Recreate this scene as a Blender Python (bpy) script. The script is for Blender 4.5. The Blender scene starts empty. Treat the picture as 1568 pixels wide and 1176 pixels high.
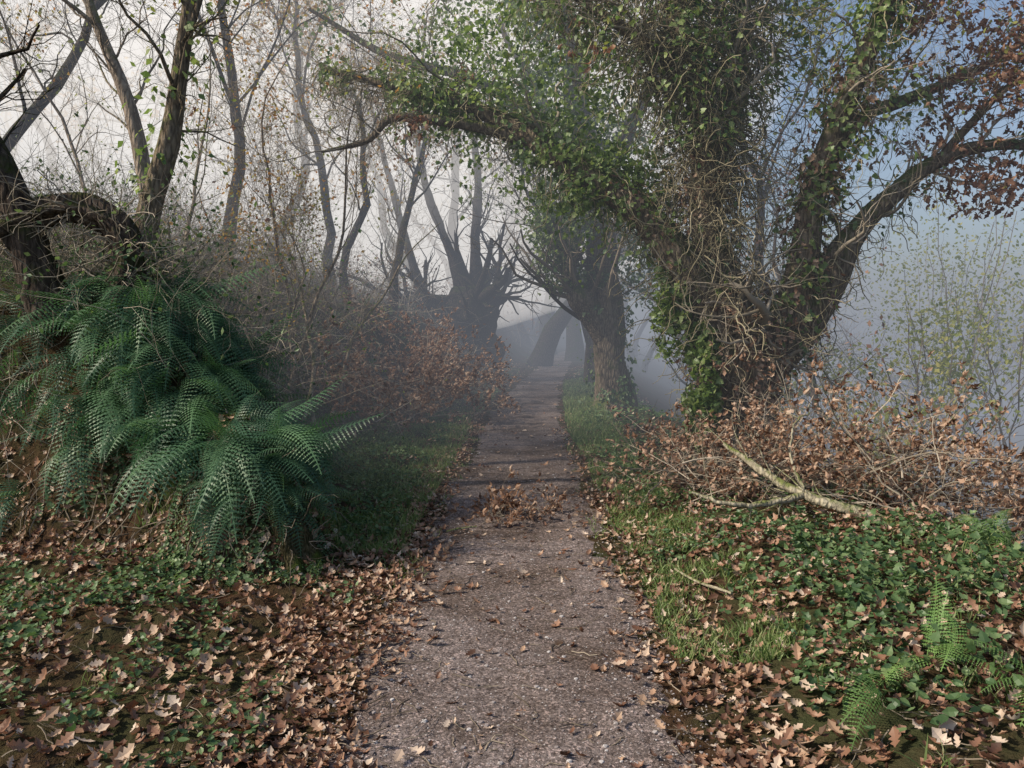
import bpy, math, numpy as np
from mathutils import Vector
rng=np.random.default_rng(7)
S=bpy.context.scene
COL=S.collection
# ------------------------------------------------------------- noise
def _waves(seed,dim,n=7):
    r=np.random.default_rng(seed); k=r.normal(size=(n,dim)); k/=np.linalg.norm(k,axis=1)[:,None]
    k*=r.uniform(.6,1.7,size=(n,1))*2*math.pi; return k,r.uniform(0,6.28,n)
def noise(p,scale=1.,seed=0,octaves=2):
    p=np.asarray(p,float); out=0; a=1; tot=0
    for o in range(octaves):
        k,ph=_waves(seed*17+o,p.shape[-1])
        out=out+a*np.sin(p@(k.T*scale*2**o)+ph).sum(-1)/3.0; tot+=a; a*=.5
    return out/tot
def n2(x,y,scale=1.,seed=0,o=2): return noise(np.stack([x,y],-1),scale,seed,o)
def ss(t): t=np.clip(t,0,1); return t*t*(3-2*t)
def nrm(v): return v/np.maximum(np.linalg.norm(v,axis=-1,keepdims=True),1e-9)
# ------------------------------------------------------------- terrain
def cx(y): return np.interp(y,[-60,0,6,12.6,20,31,47,70,400],[0,0,.05,.2,.65,1.7,3.4,8,60])
def height(x,y):
    x=np.asarray(x,float); y=np.asarray(y,float); s=x-cx(y)
    e=np.interp(y,[4,5,6.5,8,12,15,60],[1.45,1.45,1.5,2.1,2.2,1.3,1.7])+.15*n2(x*0,y,.35,3,1)
    w=np.interp(y,[4,6.5,8,15,60],[1.25,1.3,2.4,2.2,4])
    H=np.interp(y,[5,7,12,20,60],[1.75,1.9,1.9,2.0,2.2])
    foot=4.75+np.clip(-x-1.6,0,3)*.3
    front=ss((y-foot)/1.05)
    z=H*ss((-s-e)/w)*front
    z+=.62*np.exp(-((((x+1.75)/.42)**2+((y-5.2)/.38)**2)**1.8))
    z+=.28*np.clip(-s-4.2,0,1e9)*ss((y-4.5)/5)*np.clip(1-(-s-4.2)/140,.3,1)
    z+=.06*ss((-s-.8)/2)
    z+=.16*ss((s-.8)/.9)*np.interp(y,[0,4,7,12],[1,1,.4,.5])
    d0=np.interp(y,[0,5,8,15,40],[2.6,3.0,3.2,1.8,2.2])
    dd=np.clip(s-d0,0,None)
    z-=11*(1-np.exp(-dd*.055))
    z+=np.clip(s-90,0,None)*.14
    off=ss((np.abs(s)-.7)/.8)
    bk=ss((-s-1.3)/.6)*ss((y-4.6)/.6)
    z+=off*(.045*n2(x,y,.9,5)+.02*n2(x,y,3.1,6))+bk*(.09*n2(x,y,1.1,15,3))+.008*n2(x,y,1.2,8)
    z-=.02*np.exp(-(s/.6)**2)
    return z
# ------------------------------------------------------------- mesh builder
class MB:
    def __init__(s): s.v=[];s.r=[];s.f=[];s.m=[];s.n=0
    def add(s,V,F,rnd=None,mat=0):
        V=np.asarray(V,float); N,m=V.shape[:2]
        if N==0: return
        if rnd is None: rnd=rng.random(N)
        rnd=np.asarray(rnd)
        if rnd.ndim==1: rnd=np.repeat(rnd,m)
        s.v.append(V.reshape(-1,3)); s.r.append(rnd.reshape(-1))
        FF=(F[None]+(np.arange(N)*m)[:,None,None]+s.n).reshape(-1,F.shape[1])
        s.f.append(FF); s.m.append(np.full(len(FF),mat)); s.n+=N*m
    def obj(s,name,mats,smooth=False,parent=None):
        me=bpy.data.meshes.new(name)
        V=np.concatenate(s.v); 
        tot=np.concatenate([np.full(len(f),f.shape[1]) for f in s.f]); loops=np.concatenate([f.reshape(-1) for f in s.f])
        me.vertices.add(len(V)); me.vertices.foreach_set('co',V.astype(np.float32).reshape(-1))
        me.loops.add(len(loops)); me.loops.foreach_set('vertex_index',loops.astype(np.int32))
        me.polygons.add(len(tot)); st=np.concatenate([[0],np.cumsum(tot)[:-1]])
        me.polygons.foreach_set('loop_start',st.astype(np.int32))
        for m in mats: me.materials.append(m)
        me.polygons.foreach_set('material_index',np.concatenate(s.m).astype(np.int32))
        me.polygons.foreach_set('use_smooth',np.full(len(tot),smooth))
        a=me.attributes.new('rnd','FLOAT','POINT'); a.data.foreach_set('value',np.concatenate(s.r).astype(np.float32))
        me.update(calc_edges=True)
        o=bpy.data.objects.new(name,me); COL.objects.link(o)
        if parent: o.parent=parent
        return o
def empty(name,loc=(0,0,0)):
    o=bpy.data.objects.new(name,None); COL.objects.link(o); return o
# ------------------------------------------------------------- tubes
def spline(pts,K):
    pts=np.asarray(pts,float); n=len(pts)
    P=np.vstack([2*pts[0]-pts[1],pts,2*pts[-1]-pts[-2]])
    out=[]
    for u in np.linspace(0,n-1-1e-6,K):
        i=int(u);t=u-i;a,b,c,d=P[i:i+4]
        out.append(.5*((2*b)+(-a+c)*t+(2*a-5*b+4*c-d)*t*t+(-a+3*b-3*c+d)*t**3))
    return np.array(out)
def tubes(mb,P,R,sides=4,mat=0,rough=0.,rnd=None,ref=None):
    P=np.asarray(P,float);R=np.asarray(R,float)
    N,K=P.shape[:2]
    if N==0: return
    T=nrm(np.gradient(P,axis=1))
    if ref is None:
        ax=nrm(np.cross(T.mean(1),rng.normal(size=(N,3))))[:,None]
    else: ax=np.broadcast_to(np.array(ref,float),(N,1,3))
    A=nrm(np.cross(T,ax)); B=np.cross(T,A)
    th=np.linspace(0,2*math.pi,sides,endpoint=False)
    c=np.cos(th)[None,None,:,None]; s=np.sin(th)[None,None,:,None]
    Rr=np.repeat(R[:,:,None],sides,2)
    D=A[:,:,None]*c+B[:,:,None]*s
    if rough>0:
        q=P[:,:,None]+D*Rr[...,None]
        Rr=Rr*(1+rough*noise(q,.9,31,3)+rough*.5*np.sin(th*5+noise(P,.5,3)[...,None]*3))
    V=P[:,:,None]+D*Rr[...,None]
    i=np.arange(K-1)[:,None]*sides; j=np.arange(sides)[None]; j2=(j+1)%sides
    F=np.stack([i+j,i+j2,i+sides+j2,i+sides+j],-1).reshape(-1,4)
    mb.add(V.reshape(N,K*sides,3),F,rnd,mat)
    if sides>=6:
        mb.add(V[:,-1],np.arange(sides)[None],rnd,mat)
def samp(P,R,n,tmin=0.,tmax=1.):
    N,K=P.shape[:2]; idx=np.repeat(np.arange(N),n); t=rng.uniform(tmin,tmax,len(idx))*(K-1)
    i=np.minimum(t.astype(int),K-2); f=(t-i)[:,None]
    a=P[idx,i];b=P[idx,i+1]
    return a*(1-f)+b*f, nrm(b-a), R[idx,i]*(1-f[:,0])+R[idx,i+1]*f[:,0]
def spawn(P,R,n,L,ang=.9,up=.25,wander=.25,K=7,tmin=.2,tmax=1.,rf=.55,rmin=.003,tip=.3,bias=None,grav=0.):
    p,t,r=samp(P,R,n,tmin,tmax); N=len(p)
    perp=nrm(np.cross(t,rng.normal(size=(N,3))))
    a=rng.normal(ang,.25,N)[:,None]
    d=nrm(t*np.cos(a)+perp*np.sin(a)+np.array([0,0,up]))
    if bias is not None: d=nrm(d+np.array(bias))
    ln=rng.uniform(L[0],L[1],N)[:,None]/(K-1)
    out=[p]
    for k in range(K-1):
        d=nrm(d+rng.normal(size=(N,3))*wander+np.array([0,0,up*.25-grav*(k/K)]))
        p=p+d*ln; out.append(p)
    Q=np.stack(out,1)
    r0=np.maximum(r*rf,rmin)*rng.uniform(.6,1,N)
    return Q, r0[:,None]*np.linspace(1,tip,K)[None]
# ------------------------------------------------------------- leaves
def strip_leaf(ts,ws,fold=.25,curl=.5):
    V=[]
    for t,w in zip(ts,ws):
        z=curl*(t-.45)**2*1.2
        V+= [(-w,t,z+fold*w),(0,t,z),(w,t,z+fold*w)]
    F=[]
    for i in range(len(ts)-1):
        a=i*3;b=a+3; F+=[(a,a+1,b+1,b),(a+1,a+2,b+2,b+1)]
    return np.array(V,float),np.array(F)
OAK=strip_leaf([0,.14,.28,.38,.52,.62,.76,.86,1],[.015,.09,.25,.11,.32,.15,.27,.15,.02],.35,.8)
OAKS=strip_leaf([0,.3,.42,.6,.72,1],[.02,.27,.14,.3,.16,.03],.35,.8)
IVY=strip_leaf([0,.1,.22,.45,.58,1],[.12,.45,.44,.27,.36,.01],.2,.3)
OVAL=strip_leaf([0,.25,.6,1],[.03,.3,.28,.01],.3,.4)
KITE=(np.array([(0,0,0),(-.33,.45,.08),(0,1,0),(.33,.45,.08)],float),np.array([[0,1,2,3]]))
def leaves(mb,tpl,pos,d,n,size,mat=0,rnd=None,curl=(.3,1.6)):
    V,F=tpl; N=len(pos)
    if N==0: return
    Y=nrm(d); Z=nrm(n-(n*Y).sum(-1,keepdims=True)*Y); X=np.cross(Y,Z)
    size=np.broadcast_to(size,(N,))[:,None,None]
    c=rng.uniform(*curl,N)[:,None,None]; wx=rng.uniform(.75,1.15,N)[:,None,None]
    W=pos[:,None]+size*(V[None,:,0:1]*wx*X[:,None]+V[None,:,1:2]*Y[:,None]+V[None,:,2:3]*c*Z[:,None])
    mb.add(W,F,rnd,mat)
def rdir(N,z=1.): 
    v=rng.normal(size=(N,3)); v[:,2]*=z; return nrm(v)
def ground_leaves(mb,tpl,x,y,size,lift=(.004,.03),tilt=.35,mat=0,rnd=None,curl=(.3,1.6)):
    N=len(x); z=height(x,y); e=.05
    nx=-(height(x+e,y)-z)/e; ny=-(height(x,y+e)-z)/e
    n=nrm(np.stack([nx,ny,np.ones(N)],-1)+rng.normal(size=(N,3))*tilt)
    d=np.stack([rng.normal(size=N),rng.normal(size=N),np.zeros(N)],-1); d=nrm(d-(d*n).sum(-1,keepdims=True)*n)
    pos=np.stack([x,y,z+rng.uniform(*lift,N)],-1)
    leaves(mb,tpl,pos,d,n,size,mat,rnd,curl)
def wrap_leaves(mb,tpl,P,R,n,spread,size,mat=0,clump=None,thr=0.,down=.6,tmin=0,tmax=1.,off=.02):
    p,t,r=samp(P,R,n,tmin,tmax); N=len(p)
    o=nrm(np.cross(t,rng.normal(size=(N,3))))
    pos=p+o*(r*1.02+off+np.abs(rng.normal(size=N))*spread)[:,None]+rng.normal(size=(N,3))*spread*.25
    if clump:
        k=noise(pos,clump,11)>thr; pos=pos[k];o=o[k]
    N=len(pos)
    d=nrm(o*.4+np.array([0,0,-down])+rng.normal(size=(N,3))*.45)
    nn=nrm(o+rng.normal(size=(N,3))*.4+np.array([0,0,.35]))
    leaves(mb,tpl,pos,d,nn,rng.uniform(.6,1.2,N)*size,mat)
def cloud(mb,tpl,cen,rad,n,size,mat=0,clump=1.2,thr=0.,down=.3):
    u=rdir(n)*rng.random((n,1))**.45; pos=np.array(cen)+u*np.array(rad)
    k=noise(pos,clump,21)>thr; pos=pos[k];N=len(pos)
    leaves(mb,tpl,pos,nrm(rng.normal(size=(N,3))+np.array([0,0,-down])),nrm(rng.normal(size=(N,3))+np.array([0,0,.5])),rng.uniform(.6,1.2,N)*size,mat)
# ------------------------------------------------------------- ferns
def fern_tpl(np_=21,teeth=6,wf=.019):
    V=[];F=[]
    for sd in (-1,1):
        for i in range(np_):
            u=i/(np_-1); s0=.1+.88*u
            L=.22*(math.sin(math.pi*min(1,(u*.62+.28))))**1.1*(1-u**3*.75)
            if u>.97: L*=.6
            wd=wf*(1-.5*u)
            for j in range(teeth):
                q0=j/teeth;q1=(j+1)/teeth;qm=q0+.75/teeth
                w=wd*(1-qm)**.6*1.25
                cs,sn=math.sin(.35),math.cos(.35)
                def pt(q,o): return (s0+q*L*cs*1.0+o*1., sd*(q*L*sn), -q*q*L*.35)
                b=len(V); V+=[pt(q0,0),pt(qm,-w),pt(q1,0),pt(qm,w)]; F.append((b,b+1,b+2,b+3) if sd>0 else (b,b+3,b+2,b+1))
    for i in range(8):
        a=i/8;b_=(i+1)/8;b=len(V); V+=[(a,-.005,.002),(a,.005,.002),(b_,.004,.002),(b_,-.004,.002)];F.append((b,b+1,b+2,b+3))
    return np.array(V,float),np.array(F)
FERN=fern_tpl(); FERN_LO=fern_tpl(16,3,.024)
def ferns(mb,root,d0,L,tpl=FERN,droop=1.2,mat=0,rise=.5):
    N=len(root);K=12
    d=nrm(d0+np.array([0,0,1])*rise*rng.uniform(.3,1.5,(N,1))); p=root.copy(); out=[p]; L=np.broadcast_to(L,(N,))[:,None]
    dr=droop*rng.uniform(.4,1.4,(N,1)); side=rng.normal(size=(N,3))*.05
    for k in range(K-1):
        d=nrm(d+np.array([0,0,-1])*dr*.17+side); p=p+d*L/(K-1); out.append(p)
    P=np.stack(out,1); T=nrm(np.gradient(P,axis=1))
    h=nrm(np.cross(T[:,5],np.array([0,0,1.]))); h=nrm(h+rng.normal(size=(N,3))*.4)
    V,F=tpl; t=np.clip(V[:,0],0,1)*(K-1); i=np.minimum(t.astype(int),K-2); f=(t-i)[None,:,None]
    C=P[:,i]*(1-f)+P[:,i+1]*f; TT=nrm(T[:,i]*(1-f)+T[:,i+1]*f)
    Sd=nrm(h[:,None]-(h[:,None]*TT).sum(-1,keepdims=True)*TT); Nn=np.cross(Sd,TT)
    over=np.clip(V[:,0]-1,0,1)[None,:,None]
    W=C+Sd*V[None,:,1:2]*L[:,None]+Nn*V[None,:,2:3]*L[:,None]+TT*over*L[:,None]
    mb.add(W,F,None,mat)
def grass(mb,x,y,h,w=.004,mat=0,z=None):
    N=len(x);K=5; p=np.stack([x,y,(height(x,y) if z is None else z)-.005],-1)
    d=nrm(rng.normal(size=(N,3))*np.array([.45,.45,0])+np.array([0,0,1])); bend=rng.normal(size=(N,3))*np.array([.35,.35,0])-np.array([0,0,.16]); out=[p]
    h=np.broadcast_to(h,(N,))[:,None]*rng.uniform(.5,1.3,(N,1))
    for k in range(K-1): d=nrm(d+bend*.6*(k+1)/K*1.6); p=p+d*h/(K-1); out.append(p)
    P=np.stack(out,1); sd=nrm(rng.normal(size=(N,3))*np.array([1,1,.1]))[:,None]
    ww=(w*np.array([1,.95,.8,.5,.08]))[None,:,None]*rng.uniform(.6,1.3,(N,1,1))
    V=np.stack([P-sd*ww,P+sd*ww],2).reshape(N,2*K,3)
    F=np.array([(2*i,2*i+1,2*i+3,2*i+2) for i in range(K-1)]); mb.add(V,F,None,mat)
# ------------------------------------------------------------- materials
def base_mat(name):
    m=bpy.data.materials.new(name); m.use_nodes=True; nt=m.node_tree; nt.nodes.clear()
    return m,nt,nt.nodes,nt.links
def ramp(N,cols):
    r=N.new('ShaderNodeValToRGB'); e=r.color_ramp.elements
    while len(e)<len(cols): e.new(.5)
    for i,c in enumerate(cols):
        e[i].position=c[0] if len(c)==2 else i/(len(cols)-1); cc=c[1] if len(c)==2 else c; e[i].color=(*cc,1)
    return r
def leaf_mat(name,cols,transl=.3,gloss=.0,tint=(1.2,1.25,.85),rough=.45):
    m,nt,N,L=base_mat(name)
    a=N.new('ShaderNodeAttribute');a.attribute_name='rnd'; r=ramp(N,cols); L.new(a.outputs['Fac'],r.inputs[0])
    p=N.new('ShaderNodeBsdfDiffuse'); L.new(r.outputs[0],p.inputs['Color']); sh=p.outputs[0]
    if transl>0:
        t=N.new('ShaderNodeBsdfTranslucent'); tm=N.new('ShaderNodeVectorMath');tm.operation='MULTIPLY';tm.inputs[1].default_value=tint
        L.new(r.outputs[0],tm.inputs[0]);L.new(tm.outputs[0],t.inputs['Color'])
        ms=N.new('ShaderNodeMixShader');ms.inputs[0].default_value=transl;L.new(sh,ms.inputs[1]);L.new(t.outputs[0],ms.inputs[2]); sh=ms.outputs[0]
    if gloss>0:
        g=N.new('ShaderNodeBsdfGlossy'); g.inputs['Roughness'].default_value=rough; g.inputs['Color'].default_value=(.8,.85,.8,1)
        ms=N.new('ShaderNodeMixShader');ms.inputs[0].default_value=gloss;L.new(sh,ms.inputs[1]);L.new(g.outputs[0],ms.inputs[2]); sh=ms.outputs[0]
    o=N.new('ShaderNodeOutputMaterial');L.new(sh,o.inputs['Surface']);return m
def bark_mat(name,dark,light,moss=None,mossamt=.5,scale=9.):
    m,nt,N,L=base_mat(name)
    tc=N.new('ShaderNodeNewGeometry'); mp=N.new('ShaderNodeMapping'); mp.inputs['Scale'].default_value=(1,1,.28); L.new(tc.outputs['Position'],mp.inputs['Vector'])
    no=N.new('ShaderNodeTexNoise');no.inputs['Scale'].default_value=scale*2.2;no.inputs['Detail'].default_value=4;no.inputs['Roughness'].default_value=.65;L.new(mp.outputs[0],no.inputs['Vector'])
    vo=N.new('ShaderNodeTexVoronoi');vo.feature='DISTANCE_TO_EDGE';vo.inputs['Scale'].default_value=scale*2.5;L.new(mp.outputs[0],vo.inputs['Vector'])
    mu=N.new('ShaderNodeMath');mu.operation='MULTIPLY_ADD';mu.inputs[1].default_value=1.2;L.new(vo.outputs[0],mu.inputs[0]);L.new(no.outputs['Fac'],mu.inputs[2])
    r=ramp(N,[(.35,dark),(.85,light)]);L.new(mu.outputs[0],r.inputs[0]); col=r.outputs[0]
    if moss:
        n3=N.new('ShaderNodeTexNoise');n3.inputs['Scale'].default_value=4.6;n3.inputs['Detail'].default_value=4;n3.inputs['Roughness'].default_value=.7;L.new(tc.outputs['Position'],n3.inputs['Vector'])
        sx=N.new('ShaderNodeSeparateXYZ');L.new(tc.outputs['Normal'],sx.inputs[0])
        ad=N.new('ShaderNodeMath');ad.operation='MULTIPLY_ADD';ad.inputs[1].default_value=.22;L.new(sx.outputs[2],ad.inputs[0]);L.new(n3.outputs['Fac'],ad.inputs[2])
        mr=N.new('ShaderNodeMapRange');mr.inputs['From Min'].default_value=.62-.2*mossamt;mr.inputs['From Max'].default_value=.78-.2*mossamt;L.new(ad.outputs[0],mr.inputs['Value'])
        mi=N.new('ShaderNodeMix');mi.data_type='RGBA';L.new(mr.outputs[0],mi.inputs[0]);L.new(col,mi.inputs[6]);mi.inputs[7].default_value=(*moss,1);col=mi.outputs[2]
    p=N.new('ShaderNodeBsdfDiffuse');L.new(col,p.inputs['Color'])
    b=N.new('ShaderNodeBump');b.inputs['Strength'].default_value=.9;b.inputs['Distance'].default_value=.03;L.new(mu.outputs[0],b.inputs['Height']);L.new(b.outputs[0],p.inputs['Normal'])
    o=N.new('ShaderNodeOutputMaterial');L.new(p.outputs[0],o.inputs['Surface']);return m
def plain_mat(name,cols):
    m,nt,N,L=base_mat(name); a=N.new('ShaderNodeAttribute');a.attribute_name='rnd'
    r=ramp(N,[(0.,cols[0]),(1.,cols[1])]);L.new(a.outputs['Fac'],r.inputs[0]); p=N.new('ShaderNodeBsdfDiffuse');L.new(r.outputs[0],p.inputs['Color']); o=N.new('ShaderNodeOutputMaterial');L.new(p.outputs[0],o.inputs['Surface']);return m
def ground_mat(name,c1,c2,c3,s1,s2,bump=.02,speck=None,speckscale=160):
    m,nt,N,L=base_mat(name); g=N.new('ShaderNodeNewGeometry')
    a=N.new('ShaderNodeTexNoise');a.inputs['Scale'].default_value=s1;a.inputs['Detail'].default_value=6;a.inputs['Roughness'].default_value=.7;L.new(g.outputs['Position'],a.inputs['Vector'])
    b=N.new('ShaderNodeTexNoise');b.inputs['Scale'].default_value=s2;b.inputs['Detail'].default_value=5;b.inputs['Roughness'].default_value=.75;L.new(g.outputs['Position'],b.inputs['Vector'])
    r=ramp(N,[(.35,c1),(.65,c2)]);L.new(b.outputs['Fac'],r.inputs[0])
    mr=N.new('ShaderNodeMapRange');mr.inputs['From Min'].default_value=.42;mr.inputs['From Max'].default_value=.62;L.new(a.outputs['Fac'],mr.inputs['Value'])
    mi=N.new('ShaderNodeMix');mi.data_type='RGBA';L.new(mr.outputs[0],mi.inputs[0]);L.new(r.outputs[0],mi.inputs[6]);mi.inputs[7].default_value=(*c3,1); col=mi.outputs[2]
    hgt=b.outputs['Fac']
    if speck:
        v=N.new('ShaderNodeTexVoronoi');v.inputs['Scale'].default_value=speckscale;L.new(g.outputs['Position'],v.inputs['Vector'])
        sp=N.new('ShaderNodeSeparateColor');L.new(v.outputs['Color'],sp.inputs[0])
        r2=ramp(N,[(0.,(.35,.33,.32)),(.45,(.85,.85,.85)),(.8,(1.1,1.1,1.1)),(.97,speck)]);L.new(sp.outputs[0],r2.inputs[0])
        m2=N.new('ShaderNodeMix');m2.data_type='RGBA';m2.blend_type='MULTIPLY';m2.inputs[0].default_value=.85;L.new(col,m2.inputs[6]);L.new(r2.outputs[0],m2.inputs[7]);col=m2.outputs[2]
        ad=N.new('ShaderNodeMath');ad.operation='MULTIPLY_ADD';ad.inputs[1].default_value=.35;L.new(sp.outputs[1],ad.inputs[0]);L.new(b.outputs['Fac'],ad.inputs[2]);hgt=ad.outputs[0]
    p=N.new('ShaderNodeBsdfDiffuse');L.new(col,p.inputs['Color'])
    bp=N.new('ShaderNodeBump');bp.inputs['Strength'].default_value=.9;bp.inputs['Distance'].default_value=bump;L.new(hgt,bp.inputs['Height']);L.new(bp.outputs[0],p.inputs['Normal'])
    o=N.new('ShaderNodeOutputMaterial');L.new(p.outputs[0],o.inputs['Surface']);return m
M_soil=ground_mat('soil',(.03,.02,.013),(.09,.055,.033),(.045,.05,.024),1.1,14,.04)
M_path=ground_mat('path_gravel',(.15,.122,.112),(.29,.245,.23),(.105,.08,.066),.8,22,.025,speck=(2.2,2.1,2.1),speckscale=120)
M_stone=leaf_mat('pebble',[(.09,.075,.07),(.2,.17,.165),(.3,.27,.26),(.5,.48,.47)],.0)
M_litter=leaf_mat('dead_leaf',[(.06,.03,.02),(.16,.08,.05),(.28,.155,.1),(.4,.27,.18),(.55,.45,.36)],.12,.03,(1.2,.9,.6))
M_brown=leaf_mat('brown_oak_leaf',[(.11,.062,.042),(.25,.15,.1),(.4,.26,.18),(.54,.41,.31)],.25,.02,(1.2,.9,.65))
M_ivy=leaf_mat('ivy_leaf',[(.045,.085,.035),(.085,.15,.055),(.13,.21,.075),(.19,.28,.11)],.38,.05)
M_ivyy=leaf_mat('sunlit_tint_ivy_leaf',[(.08,.135,.045),(.155,.235,.07),(.235,.32,.1),(.34,.41,.16)],.45,.04)  # lighter copy of the ivy, sunlight put into the leaf colour
M_cover=leaf_mat('undergrowth_leaf',[(.035,.07,.03),(.07,.13,.05),(.11,.18,.07),(.18,.25,.11)],.3,.03)
M_fern=leaf_mat('fern_frond',[(.035,.085,.05),(.065,.14,.075),(.11,.205,.1)],.28,.03,(1.1,1.3,.8))
M_fernl=leaf_mat('young_fern_frond',[(.12,.22,.07),(.2,.34,.1)],.35,.02)
M_grass=leaf_mat('grass_blade',[(.085,.14,.045),(.145,.22,.07),(.21,.28,.1),(.33,.33,.18)],.3,.02)
M_aut=leaf_mat('autumn_leaf',[(.34,.16,.06),(.5,.28,.1),(.52,.4,.13),(.32,.33,.1)],.45,.0,(1.3,1.1,.7))
M_purp=leaf_mat('copper_leaf',[(.14,.08,.065),(.28,.165,.12),(.42,.28,.2)],.3,.0,(1.3,1,.8))
M_yg=leaf_mat('yellow_green_leaf',[(.17,.22,.06),(.32,.35,.11),(.45,.42,.15)],.45)
M_bark=bark_mat('oak_bark',(.05,.038,.028),(.26,.21,.155),(.09,.11,.035),.4)
M_barkd=bark_mat('dark_bark',(.022,.018,.015),(.10,.08,.066),(.045,.055,.02),.4)
M_barkp=bark_mat('pale_bark',(.14,.11,.085),(.4,.33,.26),(.13,.14,.05),.3)
M_moss=bark_mat('moss',(.02,.022,.01),(.10,.085,.05),(.06,.085,.02),.3,20)
M_vine=plain_mat('vine_stem',((.15,.13,.08),(.42,.37,.25)))
M_twig=plain_mat('twig',((.08,.065,.05),(.28,.235,.18)))
M_twigp=plain_mat('pale_twig',((.16,.14,.105),(.46,.4,.32)))
M_log=bark_mat('fallen_branch_bark',(.16,.14,.1),(.42,.38,.28),(.14,.16,.06),.3)
# ------------------------------------------------------------- ground sheet + path
def axis(parts):
    out=[]
    for a,b,n in parts: out.append(np.linspace(a,b,n,endpoint=False))
    return np.concatenate(out+[[parts[-1][1]]])
xs=axis([(-400,-40,14),(-40,-8,40),(-8,-4.5,40),(-4.5,5,160),(5,12,45),(12,60,40),(60,400,16)])
ys=axis([(-60,0,20),(0,2,20),(2,9,130),(9,20,100),(20,60,80),(60,420,24)])
X,Y=np.meshgrid(xs,ys); Z=height(X,Y)
nx,ny=len(xs),len(ys)
i=np.arange(ny-1)[:,None]*nx; j=np.arange(nx-1)[None]
F=np.stack([i+j,i+j+1,i+nx+j+1,i+nx+j],-1).reshape(-1,4)
mb=MB(); mb.add(np.stack([X,Y,Z],-1).reshape(1,-1,3),F,np.zeros(1)); mb.obj('ground',[M_soil],True)
mb=MB(); yy=axis([(-4,2,30),(2,10,240),(10,70,300)])
hw=.84+.12*n2(yy*0,yy,.3,40)+.07*n2(yy*0,yy,1.5,41)+.04*n2(yy*0,yy,5,45); hw2=.78+.11*n2(yy*0+5,yy,.3,42)+.07*n2(yy*0,yy,1.7,43)+.04*n2(yy*0,yy,5,46)
f_=np.interp(yy,[0,5,12,70],[1.03,.95,.86,.82]); hw=hw*f_; hw2=hw2*f_
cols=np.linspace(-1,1,25)
W=np.where(cols[None]<0,hw[:,None],hw2[:,None])*cols[None]
PX=cx(yy)[:,None]+W; PY=np.repeat(yy[:,None],25,1)
PZ=height(PX,PY)+.014-.03*np.abs(cols[None])**6+.006*n2(PX,PY,2.2,47)
i=np.arange(len(yy)-1)[:,None]*25; j=np.arange(24)[None]
F=np.stack([i+j,i+j+1,i+25+j+1,i+25+j],-1).reshape(-1,4)
mb.add(np.stack([PX,PY,PZ],-1).reshape(1,-1,3),F,np.zeros(1)); mb.obj('dirt_path',[M_path],True)
def scat(n,x0,x1,y0,y1,pw=1.6):
    u=rng.random(n); y=y0+(y1-y0)*u**pw; return rng.uniform(x0,x1,n)+cx(y),y
x,y=scat(13000,-.82,.78,2.2,12,1.8)
oc=np.array([(1,0,0),(.1,.9,0),(-.9,.1,0),(0,-1,.1),(.5,.5,.5),(-.5,.4,.55),(-.4,-.5,.5),(.5,-.5,.45)],float)
oF=np.array([(0,1,5,4),(1,2,6,5),(2,3,7,6),(3,0,4,7),(4,5,6,7)])
sz=rng.uniform(.002,.006,len(x))*(1+1.6*(rng.random(len(x))>.94)); ang=rng.uniform(0,6.28,len(x)); 
ca,sa=np.cos(ang)[:,None],np.sin(ang)[:,None]
vx=oc[None,:,0]*ca-oc[None,:,1]*sa; vy=oc[None,:,0]*sa+oc[None,:,1]*ca
V=np.stack([x[:,None]+vx*sz[:,None],y[:,None]+vy*sz[:,None]*.8,(height(x,y)+.013+.006*n2(x,y,2.2,47))[:,None]+oc[None,:,2]*sz[:,None]*1.1],-1)
mb=MB(); mb.add(V,oF); mb.obj('path_gravel',[M_stone])
# ------------------------------------------------------------- leaf litter
mb=MB()
def litter(n,x0,x1,y0,y1,pw,fn,size=.07,tpl=OAK,**k):
    x=rng.uniform(x0,x1,n); y=y0+(y1-y0)*rng.random(n)**pw; s=x-cx(y)
    keep=rng.random(n)<fn(x,y,s); x=x[keep];y=y[keep]; ground_leaves(mb,tpl,x,y,rng.uniform(.45,1.3,len(x))*size,**k)
def dens(x,y,s):
    a=np.abs(s)+.2*n2(x,y,.5,57)+.12*n2(x,y,1.7,58); e=ss((a-.5)/.5)
    left=(s<0)
    d=e*np.where(left,np.where(y<5.6,.95,.35),np.where(y<3.8,.95,.45))
    d*=.55+.6*(n2(x,y,.8,55)>-.1)
    return d+.04+.08*np.exp(-((a-.55)/.15)**2)
litter(15000,-4.6,3.6,1.9,5.8,1.25,dens,.066,lift=(.006,.045),tilt=.4)
litter(10000,-3.2,3.4,5,12,1.1,dens,.066,OAKS,lift=(.006,.04))
litter(9000,-3,4,11,32,1.2,lambda x,y,s:.6*ss((np.abs(s)-.4)/.5)+.06,.09,KITE,lift=(.006,.03))
litter(1700,-.95,.9,1.9,7.5,1.,lambda x,y,s:.17+.6*ss((np.abs(s)-.45)/.4),.055,OAK,tilt=.3,lift=(.014,.03))
litter(5000,-1.15,-.5,2.2,14,1.4,lambda x,y,s:ss((-s-.5-.25*n2(x,y,.9,59))/.2),.055,OAKS,tilt=.35)
litter(3500,.5,1.1,2.2,14,1.4,lambda x,y,s:.7*ss((s-.5-.25*n2(x,y,.9,56))/.2),.055,OAKS,tilt=.35)
litter(2500,1.2,4.2,2.8,5.6,1.,lambda x,y,s:1.*(n2(x,y,1.1,54)>-.1),.06,OAKS,lift=(.06,.16),tilt=.5)
litter(2000,-4.4,-1.3,4.7,6.0,1.,lambda x,y,s:.7,.06,OAKS,lift=(.005,.05),tilt=.5)
mb.obj('fallen_leaves',[M_litter])
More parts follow.
